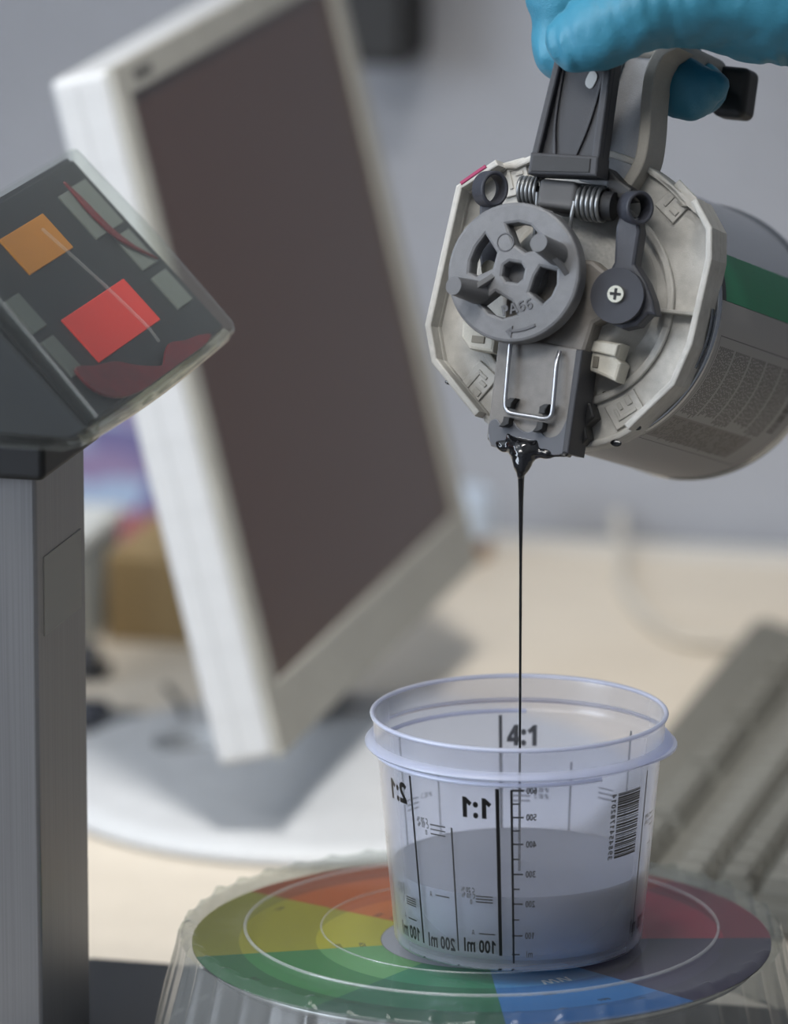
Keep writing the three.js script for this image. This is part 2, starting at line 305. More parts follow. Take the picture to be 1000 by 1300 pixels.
// ---------------------------------------------------------------- colour wheel sheet and clear cover on the pan
{
  const S = 1024, RR = 0.108, sect = [
    [-112, -64, '#c9c02e', '#a9a32a', '#8b8a2c'], [-64, -22, '#6fae6e', '#3f8a4c', '#2e6b40'], [-22, 18, '#2f8a63', '#136b48', '#0d4f38'], [18, 58.5, '#4d95cf', '#2a73b8', '#1f5a98'],
    [58.5, 105, '#4a3c66', '#382d50', '#2b2140'], [105, 150, '#b4163f', '#a4123a', '#7c1030'], [150, 200, '#d04030', '#bc3028', '#932a26'], [200, 248, '#d9752a', '#c05f22', '#96481f']];
  const c = canvas(S, S, (x) => {
    x.translate(S / 2, S / 2);
    const k = S / 2 / RR, dir = (deg) => Math.PI / 2 - R(deg);   // canvas y downwards is +z
    for (const [a, b, i1, i2, i3] of sect) for (const [r, col] of [[RR, i3], [0.0905, i2], [0.0618, i1]]) { x.fillStyle = col; x.beginPath(); x.moveTo(0, 0); x.arc(0, 0, r * k, dir(b), dir(a)); x.closePath(); x.fill(); }
    x.fillStyle = '#b7b6c4'; x.beginPath(); x.arc(0, 0, 0.0375 * k, 0, 7); x.fill();
    x.strokeStyle = '#6a6a70'; x.lineWidth = 1.2; x.beginPath(); x.arc(0, 0, 0.0375 * k, 0, 7); x.stroke();
    x.fillStyle = 'rgba(20,22,20,0.75)'; x.font = 'bold 15px sans-serif'; x.textAlign = 'center'; x.textBaseline = 'middle';
    const num = (s, deg, r) => { x.save(); x.rotate(dir(deg)); x.translate(r * k, 0); x.rotate(Math.PI / 2); x.fillText(s, 0, 0); x.restore(); };
    for (const [s, d, r] of [['529', -67, 0.045], ['530', -67, 0.054], ['522', -26, 0.075], ['570', -45, 0.097], ['526', -104, 0.086], ['501', -116, 0.05], ['504', -118, 0.043], ['580', 33, 0.073], ['586', 44, 0.087], ['590', 95, 0.09]]) num(s, d, r);
    x.fillStyle = '#e9eef2'; x.font = 'bold 34px sans-serif'; num('NW', 41, 0.0585);
  });
  const t = thing('colour_wheel_disc', 'round printed colour wheel sheet under the clear cover', 'disc', [PC[0], 0.8285, PC[2]]);
  const g = lathe([[0, 0], [RR, 0], [RR, 0.0006], [0, 0.0006]], 96, { uv: (u, r, y) => [0.5 + r * Math.sin(u * 2 * Math.PI) / RR / 2, 0.5 - r * Math.cos(u * 2 * Math.PI) / RR / 2] });
  g.computeVertexNormals();
  part(t, 'printed_sheet', g, std('#ffffff', 0.5, { map: canvasTex(c, true) }));

  const cov = thing('clear_tub_cover', 'clear ribbed plastic tub cover over the colour wheel, carrying the cup', 'cover', [PC[0], 0.75, PC[2]]);
  const full = [[0, 0.0835], [0.0585, 0.0835], [0.0598, 0.0846], [0.0611, 0.0835], [0.0865, 0.0835], [0.0882, 0.0848], [0.0899, 0.0835], [0.1055, 0.0835], [0.1085, 0.0842], [0.1105, 0.0836], [0.1122, 0.0812], [0.1132, 0.076], [0.1165, 0.062], [0.1205, 0.046], [0.1235, 0.036], [0.1275, 0.0345], [0.1282, 0.0325]];
  const jit = Array.from({ length: 64 }, () => rnd());
  const ribs = (ph, k) => {
    if (k < 8) return [0, 0];
    const a = ph / (2 * Math.PI) * 44, i = Math.floor(a) % 44, fr = a - Math.floor(a), w = 0.5 + 0.8 * jit[i];
    const b = Math.exp(-(((fr - 0.5) / 0.14) ** 2)) * w;
    return k < 12 ? [0.0010 * b, 0.0013 * b * (k === 8 || k === 9 ? 1 : 0.4)] : [0.0016 * b + 0.0008 * (vn(a * 0.7, k * 0.5, 9) - 0.5), 0];
  };
  part(cov, 'skirt', lathe(full.slice(10), 528, { wob: (ph, k) => ribs(ph, k + 10) }), phy('#e4e6e4', 0.22, { transmission: 0.86, thickness: 0, ior: 1.49 }));
  part(cov, 'cover_shell', lathe(full.slice(0, 11), 528, { wob: ribs }), phy('#eef1ef', 0.08, { specularIntensity: 0.45, transmission: 0.95, thickness: 0, ior: 1.42 }));
  part(cov, 'raised_ring', new THREE.TorusGeometry(0.0882, 0.0007, 8, 160).rotateX(Math.PI / 2).translate(0, 0.0845, 0), phy('#ffffff', 0.15, { transmission: 0.85, thickness: 0, ior: 1.5 }));
  part(cov, 'raised_ring', new THREE.TorusGeometry(0.0598, 0.0004, 8, 140).rotateX(Math.PI / 2).translate(0, 0.0843, 0), phy('#ffffff', 0.15, { transmission: 0.9, thickness: 0, ior: 1.5 }));
}

// ---------------------------------------------------------------- mixing cup
const CY = 0.836;
{
  const W = 2048, H = 576, HT = 0.0853;
  const printed = canvas(W, H, (x) => {
    x.fillStyle = '#fff'; x.fillRect(0, 0, W, H);
    const X = (deg) => (deg + 260) / 360 * W, Y = (h) => H - h / 1000 / HT * H, px = W / (2 * Math.PI * 49) ;   // px per mm
    x.strokeStyle = x.fillStyle = '#0d0e11';
    const line = (a, h0, b, h1, w) => { x.lineWidth = w * px; x.beginPath(); x.moveTo(X(a), Y(h0)); x.lineTo(X(b), Y(h1)); x.stroke(); };
    const text = (s, deg, h, size, bold = true, turn = 0, wide = 0.64) => { x.save(); x.translate(X(deg), Y(h)); x.scale(-wide, 1); if (turn) x.rotate(turn); x.font = (bold ? 'bold ' : '') + size * px + 'px sans-serif'; x.textAlign = 'center'; x.textBaseline = 'middle'; x.fillText(s, 0, 0); if (bold && size > 5) { x.lineWidth = size * px * 0.045; x.strokeText(s, 0, 0); } x.restore(); };
    const marks = (deg, h, gap, n, w = 7) => { for (let i = 0; i < n; i++) line(deg, h - gap * i, deg + w, h - gap * i, 0.45); };
    // 1:1 column
    line(4.2, 70.4, 5.0, 6, 1.35); text('1:1', -4.9, 62.5, 10.5, true, 0, 0.8); marks(-5.8, 28.6, 1.1, 3, 7.6);
    text('C 20 %', -9.4, 30.8, 2.7); text('C 10 %', -9.2, 28.5, 2.7); text('0', -8, 26.2, 2.7);
    text('A', -7.5, 14.4, 3); line(-4.8, 14.1, 2.6, 14.1, 0.45); text('100 ml', -4.7, 9.1, 6.6);
    // scale
    line(9.9, 70.2, 10.9, 3.2, 0.8);
    [['600', 70], ['500', 59.7], ['400', 49.4], ['300', 37.8], ['200', 26.3], ['100', 14], ['ml', 6.7]].forEach(([s, h], i, a) => {
      line(10, h, i < 6 ? 14.8 : 13.6, h, 0.55); text(s, 18, h, 3.5);
      if (i < 5) line(10, (h + a[i + 1][1]) / 2, 13.4, (h + a[i + 1][1]) / 2, 0.5);
    });
    // middle line and 2:1 column
    line(-15.9, 53.8, -15.1, 6.4, 0.65); marks(-26.6, 53.6, 1.75, 3, 7.6); text('C 20 %', -31, 54.6, 2.7); text('C 10 %', -30.6, 52.6, 2.7); text('0', -29, 50.2, 2.7);
    text('A', -28.6, 26.6, 3); line(-25.9, 26.5, -18.7, 26.5, 0.45); text('200 ml', -24.4, 8.4, 6.6);
    line(-36.8, 70.3, -35.3, 6.3, 0.95); text('2:1', -46.5, 62.6, 10.5, true, 0, 0.8);
    marks(-46.5, 22.2, 0.9, 4, 7.5); text('C 20 %', -51, 25.6, 2.7); text('C 10 %', -50.6, 23.4, 2.7); text('0', -49, 20.6, 2.7); text('A', -48.6, 14.6, 3); line(-46, 14, -39.5, 14, 0.45); text('100 ml', -45.4, 8.8, 6.6);
    line(-62, 42, -60.8, 6, 0.5); marks(-72, 42, 1.8, 3, 7);
    // barcode with its digits
    seed = 77; let h = 64.8;
    while (h > 40.4) { const w = 0.25 + Math.floor(rnd() * 3) * 0.22; x.fillRect(X(57.5), Y(h), X(72) - X(57.5), w / 1000 / HT * H); h -= w + 0.22 + Math.floor(rnd() * 3) * 0.16; }
    [...'4102871454893'].forEach((s, i) => text(s, 55.2, 64.3 - i * 1.98, 3, true, -Math.PI / 2, 1));
    line(77.2, 69.8, 77.3, 5.6, 0.8); marks(85, 51.6, 2.2, 3, 6); text('C 20 %', 82.2, 51.4, 2.4); text('C 10 %', 82, 48.8, 2.4); line(85, 40, 91, 40, 0.45);
    text('100 ml', 82, 10, 6.6);
    // back of the cup
    line(-159.3, 70.7, -159.3, 8, 1.1); text('4:1', -169, 63, 10.5, true, 0, 0.8); marks(-172, 42, 1.9, 3, 8); text('C 20 %', -177, 42.6, 2.7); text('C 10 %', -177, 40, 2.7);
    line(-220.3, 70.3, -220.8, 8, 0.9); marks(-212, 46, 1.9, 3, 8); line(-190, 54, -190, 8, 0.6); line(-130, 54, -130, 8, 0.6); marks(-118, 44, 1.9, 3, 8); text('C 20 %', -123, 44, 2.7); line(-108, 70, -108, 8, 0.9); line(-240, 54, -240, 8, 0.6);
  });
  const t = thing('mixing_cup', 'translucent plastic mixing cup with black ratio scales, standing on the clear cover', 'cup', [0, CY, 0]);
  const map = canvasTex(printed, true), tmap = canvasTex(printed, false);
  const body = phy('#f4f6fc', 0.28, { transmission: 0.93, thickness: 0, ior: 1.49, map, transmissionMap: tmap });
  const plain = phy('#f4f6fc', 0.28, { transmission: 0.93, thickness: 0, ior: 1.49 });
  // outer wall first, then lip and inner wall
  const out = [[0.0, 0.0022], [0.0435, 0.0022], [0.0442, 0.0004], [0.0452, 0.0], [0.0458, 0.0012], [0.04705, 0.015], [0.0484, 0.03], [0.04975, 0.045], [0.0511, 0.06], [0.0519, 0.069], [0.0522, 0.0725]];
  const inn = [[0.0512, 0.0725], [0.05, 0.06], [0.0474, 0.03], [0.0448, 0.004], [0.0, 0.0032]];
  part(t, 'cup_wall', lathe([...out], 160, { uv: (u, r, y, k) => [(u * 360 > 100 ? u * 360 - 360 + 260 : u * 360 + 260) / 360, k < 4 ? 0.999 : y / HT] }), body);
  part(t, 'inner_wall', lathe(inn, 160), plain);
  // neck: a wider collar above the wall with a rolled lip and a flange
  part(t, 'neck', lathe([[0.0522, 0.0725], [0.0533, 0.0735], [0.0536, 0.083], [0.0545, 0.0845], [0.0547, 0.0853], [0.0543, 0.086], [0.0534, 0.0858], [0.0527, 0.0845], [0.0525, 0.075], [0.0512, 0.0725]], 160), plain);
  part(t, 'rolled_lip', new THREE.TorusGeometry(0.05405, 0.00085, 10, 160).rotateX(Math.PI / 2).translate(0, 0.0855, 0), phy('#edf0fc', 0.3, { transmission: 0.55, thickness: 0, ior: 1.49 }));
  part(t, 'flange', lathe([[0.0534, 0.0762], [0.0553, 0.0757], [0.0566, 0.0745], [0.0568, 0.0752], [0.0556, 0.0767], [0.0535, 0.0772]], 160), phy('#edf0fc', 0.35, { transmission: 0.7, thickness: 0, ior: 1.49 }));
  { // tear strip: runs below the flange round the left, ends at the front right
    const pts = []; for (let i = 0; i <= 40; i++) { const a = R(-170 + (47 + 170) * i / 40); pts.push([0.0531 * Math.sin(a), 0.0722, 0.0531 * Math.cos(a)]); }
    part(t, 'tear_strip', tube(pts, 0.00085, 120, 8), phy('#edf0fc', 0.3, { transmission: 0.5, thickness: 0, ior: 1.49 }));
    const tab = []; for (let i = 0; i <= 16; i++) { const a = R(66 + 52 * i / 16), s = Math.sin(Math.PI * i / 16); tab.push([a, 0.0022 * s]); }
    const o2 = tab.map(([a, w]) => [(0.0562 + w) * Math.sin(a), (0.0562 + w) * Math.cos(a)]), i2 = tab.map(([a]) => [0.0535 * Math.sin(a), 0.0535 * Math.cos(a)]).reverse();
    part(t, 'pull_tab', prism([...o2, ...i2].map(([x, z]) => [x, -z]), 0, 0.0011, 0.0003).rotateX(-Math.PI / 2).translate(0, 0.0742, 0), phy('#edf0fc', 0.3, { transmission: 0.6, thickness: 0, ior: 1.49 }));
  }
  // paint in the cup
  const p = thing('silver_paint', 'silver grey paint filling the lower third of the cup', 'paint', [0, CY, 0]);
  part(p, 'paint_volume', lathe([[0, 0.0036], [0.0440, 0.0042], [0.0446, 0.006], [0.0458, 0.0182], [0.0466, 0.0284], [0.0462, 0.0282], [0.0452, 0.0279], [0.03, 0.0278], [0.0075, 0.0278], [0.0042, 0.0281], [0.002, 0.0288], [0, 0.029]], 120).translate(0, 0, 0), M.silverPaint);
}

// ---------------------------------------------------------------- paint can, pouring lid and hand share the can's axes: z out of the lid, y up the lid
const canAxes = new THREE.Matrix4().makeBasis(V3(0.9873, -0.0251, 0.1571).normalize(), V3(0.0702, 0.9548, -0.2889).normalize(), V3(-0.1428, 0.2962, 0.9444).normalize());
const canTurn = new THREE.Quaternion().setFromRotationMatrix(canAxes), canAt = V3(0.0132, 1.0707, -0.0285);
const place = (t) => { t.position.copy(canAt); t.quaternion.copy(canTurn); return t; };
const font = await new FontLoader().loadAsync('fonts/droid/droid_sans_bold.typeface.json');
{
  const t = place(thing('paint_can', 'round tin paint can with a white text label and green band', 'can'));
  const r = 0.0525, sh = (prof, n = 120) => lathe(prof, n).rotateX(Math.PI / 2);     // lathe y becomes z
  part(t, 'can_body', sh([[r, -0.003], [r, -0.006], [r - 0.0008, -0.009], [r, -0.012], [r, -0.128], [r + 0.0012, -0.1305], [r + 0.0012, -0.1325], [r - 0.001, -0.133], [r - 0.002, -0.129], [0, -0.129]].reverse()), M.tin);
  part(t, 'top_bead', new THREE.TorusGeometry(r + 0.0008, 0.0014, 10, 120).translate(0, 0, -0.008), M.tin);
  // bands on the can: angle clockwise from up, z range
  const band = (a0, a1, z0, z1, rr) => {
    const P = [], U = [], I = [], n = 60;
    for (let i = 0; i <= n; i++) for (let k = 0; k < 2; k++) { const a = R(a0 + (a1 - a0) * i / n), z = k ? z1 : z0; P.push(rr * Math.sin(a), rr * Math.cos(a), z); U.push(k, 1 - i / n); }
    for (let i = 0; i < n; i++) { const a = i * 2; I.push(a, a + 1, a + 2, a + 1, a + 3, a + 2); }
    const g = new THREE.BufferGeometry(); g.setAttribute('position', new THREE.Float32BufferAttribute(P, 3)); g.setAttribute('uv', new THREE.Float32BufferAttribute(U, 2)); g.setIndex(I); g.computeVertexNormals(); return g;
  };
  part(t, 'green_band', band(61.5, 81.8, -0.0175, -0.127, r + 0.0005), std('#0f8a5c', 0.45, { map: faint }), 'green band');
  part(t, 'black_band', band(62, 81.8, -0.0125, -0.0175, r + 0.0005), std('#26282b', 0.5));
  const lab = canvas(1024, 1536, (x, w, h) => {   // u along the can, v up; label runs 218 degrees round
    x.fillStyle = '#9b9997'; x.fillRect(0, 0, w, h);
    const Y = (deg) => (deg - 82) / 218 * h, X = (z) => z / 0.115 * w;
    x.strokeStyle = '#3c3c3c'; x.lineWidth = 2; x.strokeRect(X(0.004), Y(96), X(0.106), Y(150) - Y(96));
    x.fillStyle = '#3f3e3c'; seed = 99;
    for (let c = 0; c < 5; c++) { const z0 = 0.006 + c * 0.0185; let z = z0; while (z < z0 + 0.0155) { let a = 100; while (a < 131 - (c % 2) * 3) { const l = 0.5 + rnd() * 2.2; x.fillRect(X(z), Y(a), X(0.00075), Y(a + l) - Y(a)); a += l + 0.5; } z += 0.0015; } }
    x.fillStyle = '#7f7b77'; x.fillRect(X(0.004), Y(133), X(0.09), Y(147) - Y(133)); x.fillStyle = '#55524f';
    for (let z = 0.006; z < 0.09; z += 0.0018) { let a = 134; while (a < 146) { const l = 0.5 + rnd() * 2; if (rnd() > 0.3) x.fillRect(X(z), Y(a), X(0.0008), Y(a + l) - Y(a)); a += l + 0.6; } }
    x.fillStyle = '#2d2d2d'; for (let a = 104; a < 128; a += 0.9) { x.fillRect(X(0.1), Y(a), X(0.007), (0.3 + rnd() * 0.4) / 218 * h); }
  });
  part(t, 'label', band(82, 300, -0.0125, -0.1275, r + 0.0005), std('#ffffff', 0.55, { map: canvasTex(lab, true) }), 'white paper label with small print');
}
{
  const t = place(thing('paint_pourer', 'grey and cream pouring lid with hand wheel, lever and handle, clamped on the can', 'pourer'));
  const arc = (r, a0, a1, n) => Array.from({ length: n + 1 }, (_, i) => { const a = R(a0 + (a1 - a0) * i / n); return [r * Math.cos(a), r * Math.sin(a)]; });
  const left = [[-34, 47.5], [-47.8, 36.9], [-52.5, -15.8], [-48.1, -28.5], [-28, -46.5]], right = [[31, -45], [46.5, -27], [51, -12], [54, 20], [52.5, 31], [45, 41]];
  const outline = [...arc(56.5, 45, 122, 24), ...left, ...arc(55, -120, -62, 18), ...right];
  part(t, 'lid_plate', prism(mm(outline), -0.009, 0, 0.001), M.cream);
  part(t, 'rim', prism(mm(outline), -0.001, 0.003, 0.0008, [mm(outline.map(([x, y]) => [x * 0.955, y * 0.955]))]), M.cream);
  part(t, 'side_wall', strip(mm(left.map(([x, y]) => [x * 0.985, y * 0.985])), 0.0026, 0, 0.010), M.cream);
  part(t, 'side_wall', strip(mm(right.map(([x, y]) => [x * 0.985, y * 0.985])), 0.0026, 0, 0.010), M.cream);
  part(t, 'rib', box(0.0425, -0.0004, 0.003, 0.017, 0.0014, 0.006, 0.0004), M.cream);
  const ring = new THREE.Shape(); ring.absarc(0, 0, 0.0395, 0, Math.PI * 2); const rh = new THREE.Path(); rh.absarc(0, 0, 0.0365, 0, Math.PI * 2);
  part(t, 'raised_ring', prism(ring, 0, 0.0022, 0.0008, [rh]), M.cream);
  part(t, 'hub', lathe([[0.031, 0], [0.0285, 0.003], [0.026, 0.0085], [0.024, 0.0098], [0, 0.0102]], 80).rotateX(Math.PI / 2).translate(0.001, 0.003, 0), M.cream);
  // moulded plates with raised marks
  const mark = (x, y, rot) => { const p = part(t, 'moulded_plate', prism(mm([[-5, -6.5], [5, -6.5], [5, 6.5], [-5, 6.5]]), 0, 0.0012, 0.0004).rotateZ(R(rot)).translate(x / 1000, y / 1000, 0), M.cream);
    const g = mergeGeometries([box(-0.002, 0, 0.0014, 0.0014, 0.008, 0.0008, 0.0003), box(0.002, 0.001, 0.0014, 0.003, 0.0014, 0.0008, 0.0003), box(0.0022, -0.0028, 0.0014, 0.0034, 0.0022, 0.0008, 0.0003), box(0, 0.0032, 0.0014, 0.004, 0.0012, 0.0008, 0.0003)]).rotateZ(R(rot)).translate(x / 1000, y / 1000, 0);
    part(p, 'raised_symbol', g, M.cream); };
  mark(-29, 42.8, 20); mark(34.5, 40, -38); mark(26, -37.5, 38 + 90); mark(-32.5, -33.7, -35);
  // valve housing under the wheel
  part(t, 'valve_housing', prism(mm([[-18, -22], [13.5, -22.5], [16, -9], [24, -4], [22, 8], [12, 14], [-14, 14], [-20, 4]]), 0.008, 0.0185, 0.0016), std('#7d7872', 0.5, { map: softTone, ...plasticBump }));
  part(t, 'wheel_post', cylZ(-0.013, 0.0055, 0.012, 0.024, 0.009), M.wheel);
  // hand wheel
  const wc = [-0.013, 0.0055], ws = new THREE.Shape(); ws.absarc(0, 0, 0.0256, 0, Math.PI * 2);
  const win = [[[-25.8, 17.9], [-28.6, 13], [-30, 8], [-29.8, 3.8], [-27.2, 2.7], [-21.4, 6], [-20.6, 12]], [[-18, 22.6], [-13.5, 23.6], [-9, 23], [-4, 19.2], [-5, 14.6], [-9.5, 13.2], [-14, 15.6]], [[-2.8, 8.4], [3.4, 7.6], [4, 3], [2.6, -1.5], [0, -4.4], [-5.6, -0.9], [-4.4, 5]], [[-24, -7.2], [-18.8, -2.4], [-12.2, -5.2], [-9.6, -9.6], [-14.5, -11.4], [-20, -10.2]]];
  const rel = (p) => p.map(([x, y]) => [x / 1000 - wc[0], y / 1000 - wc[1]]);
  const hole = new THREE.Path(); [[-4, -1.6], [-2.2, -3.4], [2, -3.6], [3.8, -2], [4, 1.6], [2.4, 3.4], [-2, 3.6], [-3.9, 2]].forEach(([x, y], i) => i ? hole.lineTo(x / 1000, y / 1000) : hole.moveTo(x / 1000, y / 1000)); hole.closePath();
  const wheel = part(t, 'hand_wheel', prism(ws, 0.0225, 0.031, 0.0012, [...win.map(rel), hole]).translate(wc[0], wc[1], 0), M.wheel);
  for (const [b, e] of [[[-25.4, -3.3], [-29.5, -2.9]], [[3, 13.6], [0.9, 15.8]]]) {
    const g = new THREE.CylinderGeometry(0.0034, 0.0044, 0.0165, 24); const a = V3(b[0] / 1000, b[1] / 1000, 0.0295), d = V3(e[0] / 1000, e[1] / 1000, 0.0455).sub(a);
    g.applyQuaternion(new THREE.Quaternion().setFromUnitVectors(V3(0, 1, 0), d.clone().normalize())).translate(a.x + d.x / 2, a.y + d.y / 2, a.z + d.z / 2);
    const peg = part(wheel, 'peg', g, M.wheel);
    part(peg, 'gusset', prism(mm([[0, 0], [9, 0], [0, 9]]), -0.001, 0.001, 0.0003).rotateX(Math.PI / 2).rotateZ(b[0] < 0 ? R(55) : R(-55)).translate(a.x, a.y, 0.0305), M.wheel);
  }
  const txt = (s, size, x, y, z, rot, mat, parent, name) => { const g = new TextGeometry(s, { font, size, depth: 0.0005, curveSegments: 3 }); g.computeBoundingBox(); const b = g.boundingBox; g.translate(-(b.max.x + b.min.x) / 2, -(b.max.y + b.min.y) / 2, 0).rotateZ(R(rot)).translate(x, y, z); return part(parent, name, g, mat); };
  txt('PA66', 0.0038, wc[0] + 0.0035, wc[1] - 0.0125, 0.0309, 20, std('#55565a', 0.5), wheel, 'raised_lettering');
  part(wheel, 'raised_arrow', mergeGeometries([strip(arc(0.0215, -86, -58, 10).map(([x, y]) => [x + wc[0], y + wc[1]]), 0.0012, 0.0308, 0.0315), prism([[0, 0], [0.0026, 0.0022], [0.0026, -0.0022]], 0.0308, 0.0315, 0.0002).translate(wc[0] + 0.0002, wc[1] - 0.0216, 0)]), std('#55565a', 0.5));
  part(wheel, 'moulded_seal', new THREE.TorusGeometry(0.0032, 0.0003, 6, 32).translate(wc[0] - 0.0045, wc[1] + 0.0105, 0.031), std('#55565a', 0.5));
  // spout plate with wire clip
  const sp = part(t, 'spout_plate', prism(mm([[-19.3, -17], [14.3, -19], [14.2, -55.5], [12.5, -58], [-16.5, -57.5], [-18.6, -54]]), 0.0135, 0.0205, 0.0008), M.spout);
  part(sp, 'spout_edge', prism(mm([[11.6, -19], [14.4, -19], [14.2, -57], [11.6, -57]]), 0.004, 0.0215, 0.0006), M.lever);
  part(sp, 'wire_clip', tube(mm([[-13.2, -17, 23.5], [-12.9, -24, 23.8], [-12.2, -34, 24.2], [-11.6, -41.5, 24.4], [-10.6, -44, 24.4], [-8.4, -45, 24.4], [0, -45.4, 24.4], [4, -45.6, 24.4], [6.2, -44.8, 24.4], [6.9, -42.5, 24.4], [6.5, -34, 24.2], [5.9, -25, 23.8], [5.7, -20.5, 22]]), 0.00085, 120, 10), M.wire);
  for (const [x, y, r] of [[-10.2, -41.8, 0], [-10, -48, 180], [3.2, -42.6, 0], [3.2, -48.4, 180]]) part(sp, 'hook', prism(mm([[-1.2, -1.4], [1.2, -1.4], [1.4, 0.4], [2.6, 2.4], [0.4, 2.2], [-1.2, 1]]), 0.020, 0.0252, 0.0003).rotateZ(R(r)).translate(x / 1000, y / 1000, 0), M.black);
  // lever with hinge block and springs
  const lv = part(t, 'lever', prism(mm([[-12.4, 46], [13.4, 47], [13.2, 88], [-7.6, 88]]), 0.0185, 0.0265, 0.001), M.lever);
  part(lv, 'lever_rail', strip(mm([[-11.6, 47], [-7.2, 87]]), 0.0028, 0.026, 0.030), M.lever);
  part(lv, 'lever_rail', strip(mm([[12, 48], [11.8, 87]]), 0.0032, 0.026, 0.030), M.lever);
  part(lv, 'lever_rib', strip(smooth(mm([[-4.5, 48], [-6.4, 62], [-6, 84]])), 0.0012, 0.0262, 0.0276), M.lever);
  part(lv, 'lever_rib', strip(smooth(mm([[2.5, 48], [6.5, 62], [10.5, 86]])), 0.0012, 0.0262, 0.0276), M.lever);
  part(lv, 'lever_block', prism(mm([[-12.6, 41.5], [14.2, 43.2], [13.8, 50.5], [-12.6, 49.5]]), 0.019, 0.0315, 0.0008), M.lever);
  part(lv, 'dark_inset', prism(mm([[-11.2, 42.6], [11.2, 44.2], [11, 49.3], [-11.2, 48.4]]), 0.0312, 0.0319, 0.0002), M.black);
  part(lv, 'paint_spot', prism(new THREE.Shape(Array.from({ length: 20 }, (_, i) => { const a = i / 20 * 6.283; return new THREE.Vector2(0.0021 * Math.cos(a) * (1 + 0.2 * Math.sin(2 * a)), 0.0034 * Math.sin(a)); })), 0.0264, 0.0270, 0.0002).translate(0.0052, 0.0785, 0), std('#b9bab8', 0.5));
  part(t, 'hinge_block', mergeGeometries([box(-0.0028, 0.036, 0.018, 0.0150, 0.0105, 0.014, 0.002), box(0.002, 0.036, 0.008, 0.02, 0.012, 0.012, 0.001)]), std('#5c5b5b', 0.5, plasticBump));
  part(t, 'hinge_arm', prism(mm([[13, 48], [18, 44], [23, 41.5], [24, 37.5], [19, 36.5], [13, 40]]), 0.008, 0.018, 0.001), M.black);
  const coil = (cx, cy, cz, len, r, n, w, leg) => { const p = []; for (let i = 0; i <= n * 16; i++) { const a = i / 16 * 2 * Math.PI; p.push([cx - len / 2 + len * i / (n * 16), cy + r * Math.cos(a), cz + r * Math.sin(a)]); } if (leg) p.push([cx + len / 2 * leg, cy - r * 0.6, cz + r], [cx + len / 2 * leg, cy - 0.018, cz + r * 0.6]); return tube(p, w, n * 28, 7); };
  part(t, 'spring', coil(-0.0148, 0.0368, 0.0195, 0.0078, 0.0046, 5, 0.00072), M.spring);
  part(t, 'spring', coil(0.0098, 0.0342, 0.0195, 0.0095, 0.0058, 5, 0.00082), M.spring);
  part(t, 'spring_leg', tube(mm([[4.6, 34, 25], [4.2, 28, 25], [3.4, 20, 22], [3, 14, 18]]), 0.0008, 30, 8), M.spring);
  part(t, 'spring_leg', tube(mm([[-10.6, 36, 24], [-10.4, 28, 22.5], [-10.6, 14, 20]]), 0.0008, 30, 8), M.spring);
  part(t, 'axle', cylZ(0, 0, -0.019, 0.0175, 0.0034).rotateY(Math.PI / 2).translate(0, 0.0353, 0.0195), M.black);
  part(t, 'axle_cap', cylZ(0, 0, 0.0142, 0.0180, 0.0052).rotateY(Math.PI / 2).translate(0, 0.0342, 0.0195), M.black);
  // clamp arms with loops
  const loop = (x, y, h) => { const s = new THREE.Shape(); s.absellipse(0, 0, 0.0056, h, 0, Math.PI * 2); const ho = new THREE.Path(); ho.absellipse(0, 0, 0.0042, h - 0.0016, 0, Math.PI * 2); return prism(s, 0, 0.0085, 0.0006, [ho]).rotateY(R(48)).translate(x, y, 0.0155); };
  const armR = part(t, 'clamp_arm', mergeGeometries([
    prism(mm([[19.5, 27], [20.3, 31], [27.5, 31], [29, 26], [28.8, 14], [34, 8], [37.4, 2], [39.4, -3.4], [36.5, -3.6], [33, -8], [27.5, -9.8], [21, -8], [16.4, -2.6], [15.8, 3], [18.6, 8.8], [20.6, 14]]), 0.011, 0.0195, 0.0012)]), M.arm);
  part(armR, 'clamp_disc', cylZ(0.0248, 0.0018, 0.018, 0.0225, 0.0102), M.arm);
  part(armR, 'clamp_loop', loop(0.0225, 0.0345, 0.0062), M.arm);
  const sc = part(armR, 'screw', cylZ(0.0246, 0.0022, 0.0215, 0.0238, 0.0035, 0.0031), M.screw, 'shiny cross-head screw');
  part(sc, 'cross_slot_shade', mergeGeometries([box(0.0246, 0.0022, 0.0238, 0.0042, 0.0011, 0.0004, 0.0001), box(0.0246, 0.0022, 0.0238, 0.0011, 0.0042, 0.0004, 0.0001)]), M.black);  // slot built as a dark cross, its recess shade put into colour
  const armL = part(t, 'clamp_arm', prism(mm([[-36, 31], [-29.4, 32], [-27, 22], [-22, 14], [-24, 3], [-31, 4], [-34, 14]]), 0.008, 0.016, 0.0012), M.arm);
  part(armL, 'clamp_loop', loop(-0.0345, 0.036, 0.0066), M.arm);
  part(armL, 'screw', cylZ(-0.0275, 0.007, 0.015, 0.0185, 0.003), M.screw);
  // cream snap clips beside the spout
  const cr = part(t, 'snap_clip', prism(mm([[8, -13.6], [25, -14.4], [24, -20], [26, -21.5], [24.8, -28.6], [12.4, -25], [10.8, -21.5], [8, -20.5], [7.4, -17]]), 0.001, 0.0115, 0.0012), M.creamClip);
  part(cr, 'clip_slot_shade', box(0.0162, -0.0222, 0.0116, 0.0022, 0.0042, 0.0008, 0.0002), std('#6f6a60', 0.6));  // slot is a flat dark block, recess shade put into its colour
  part(cr, 'clip_tongue', prism(mm([[12.5, -14.5], [24.5, -15], [23.8, -19.5], [13.5, -18.5]]), 0.011, 0.0132, 0.0006), M.creamClip);
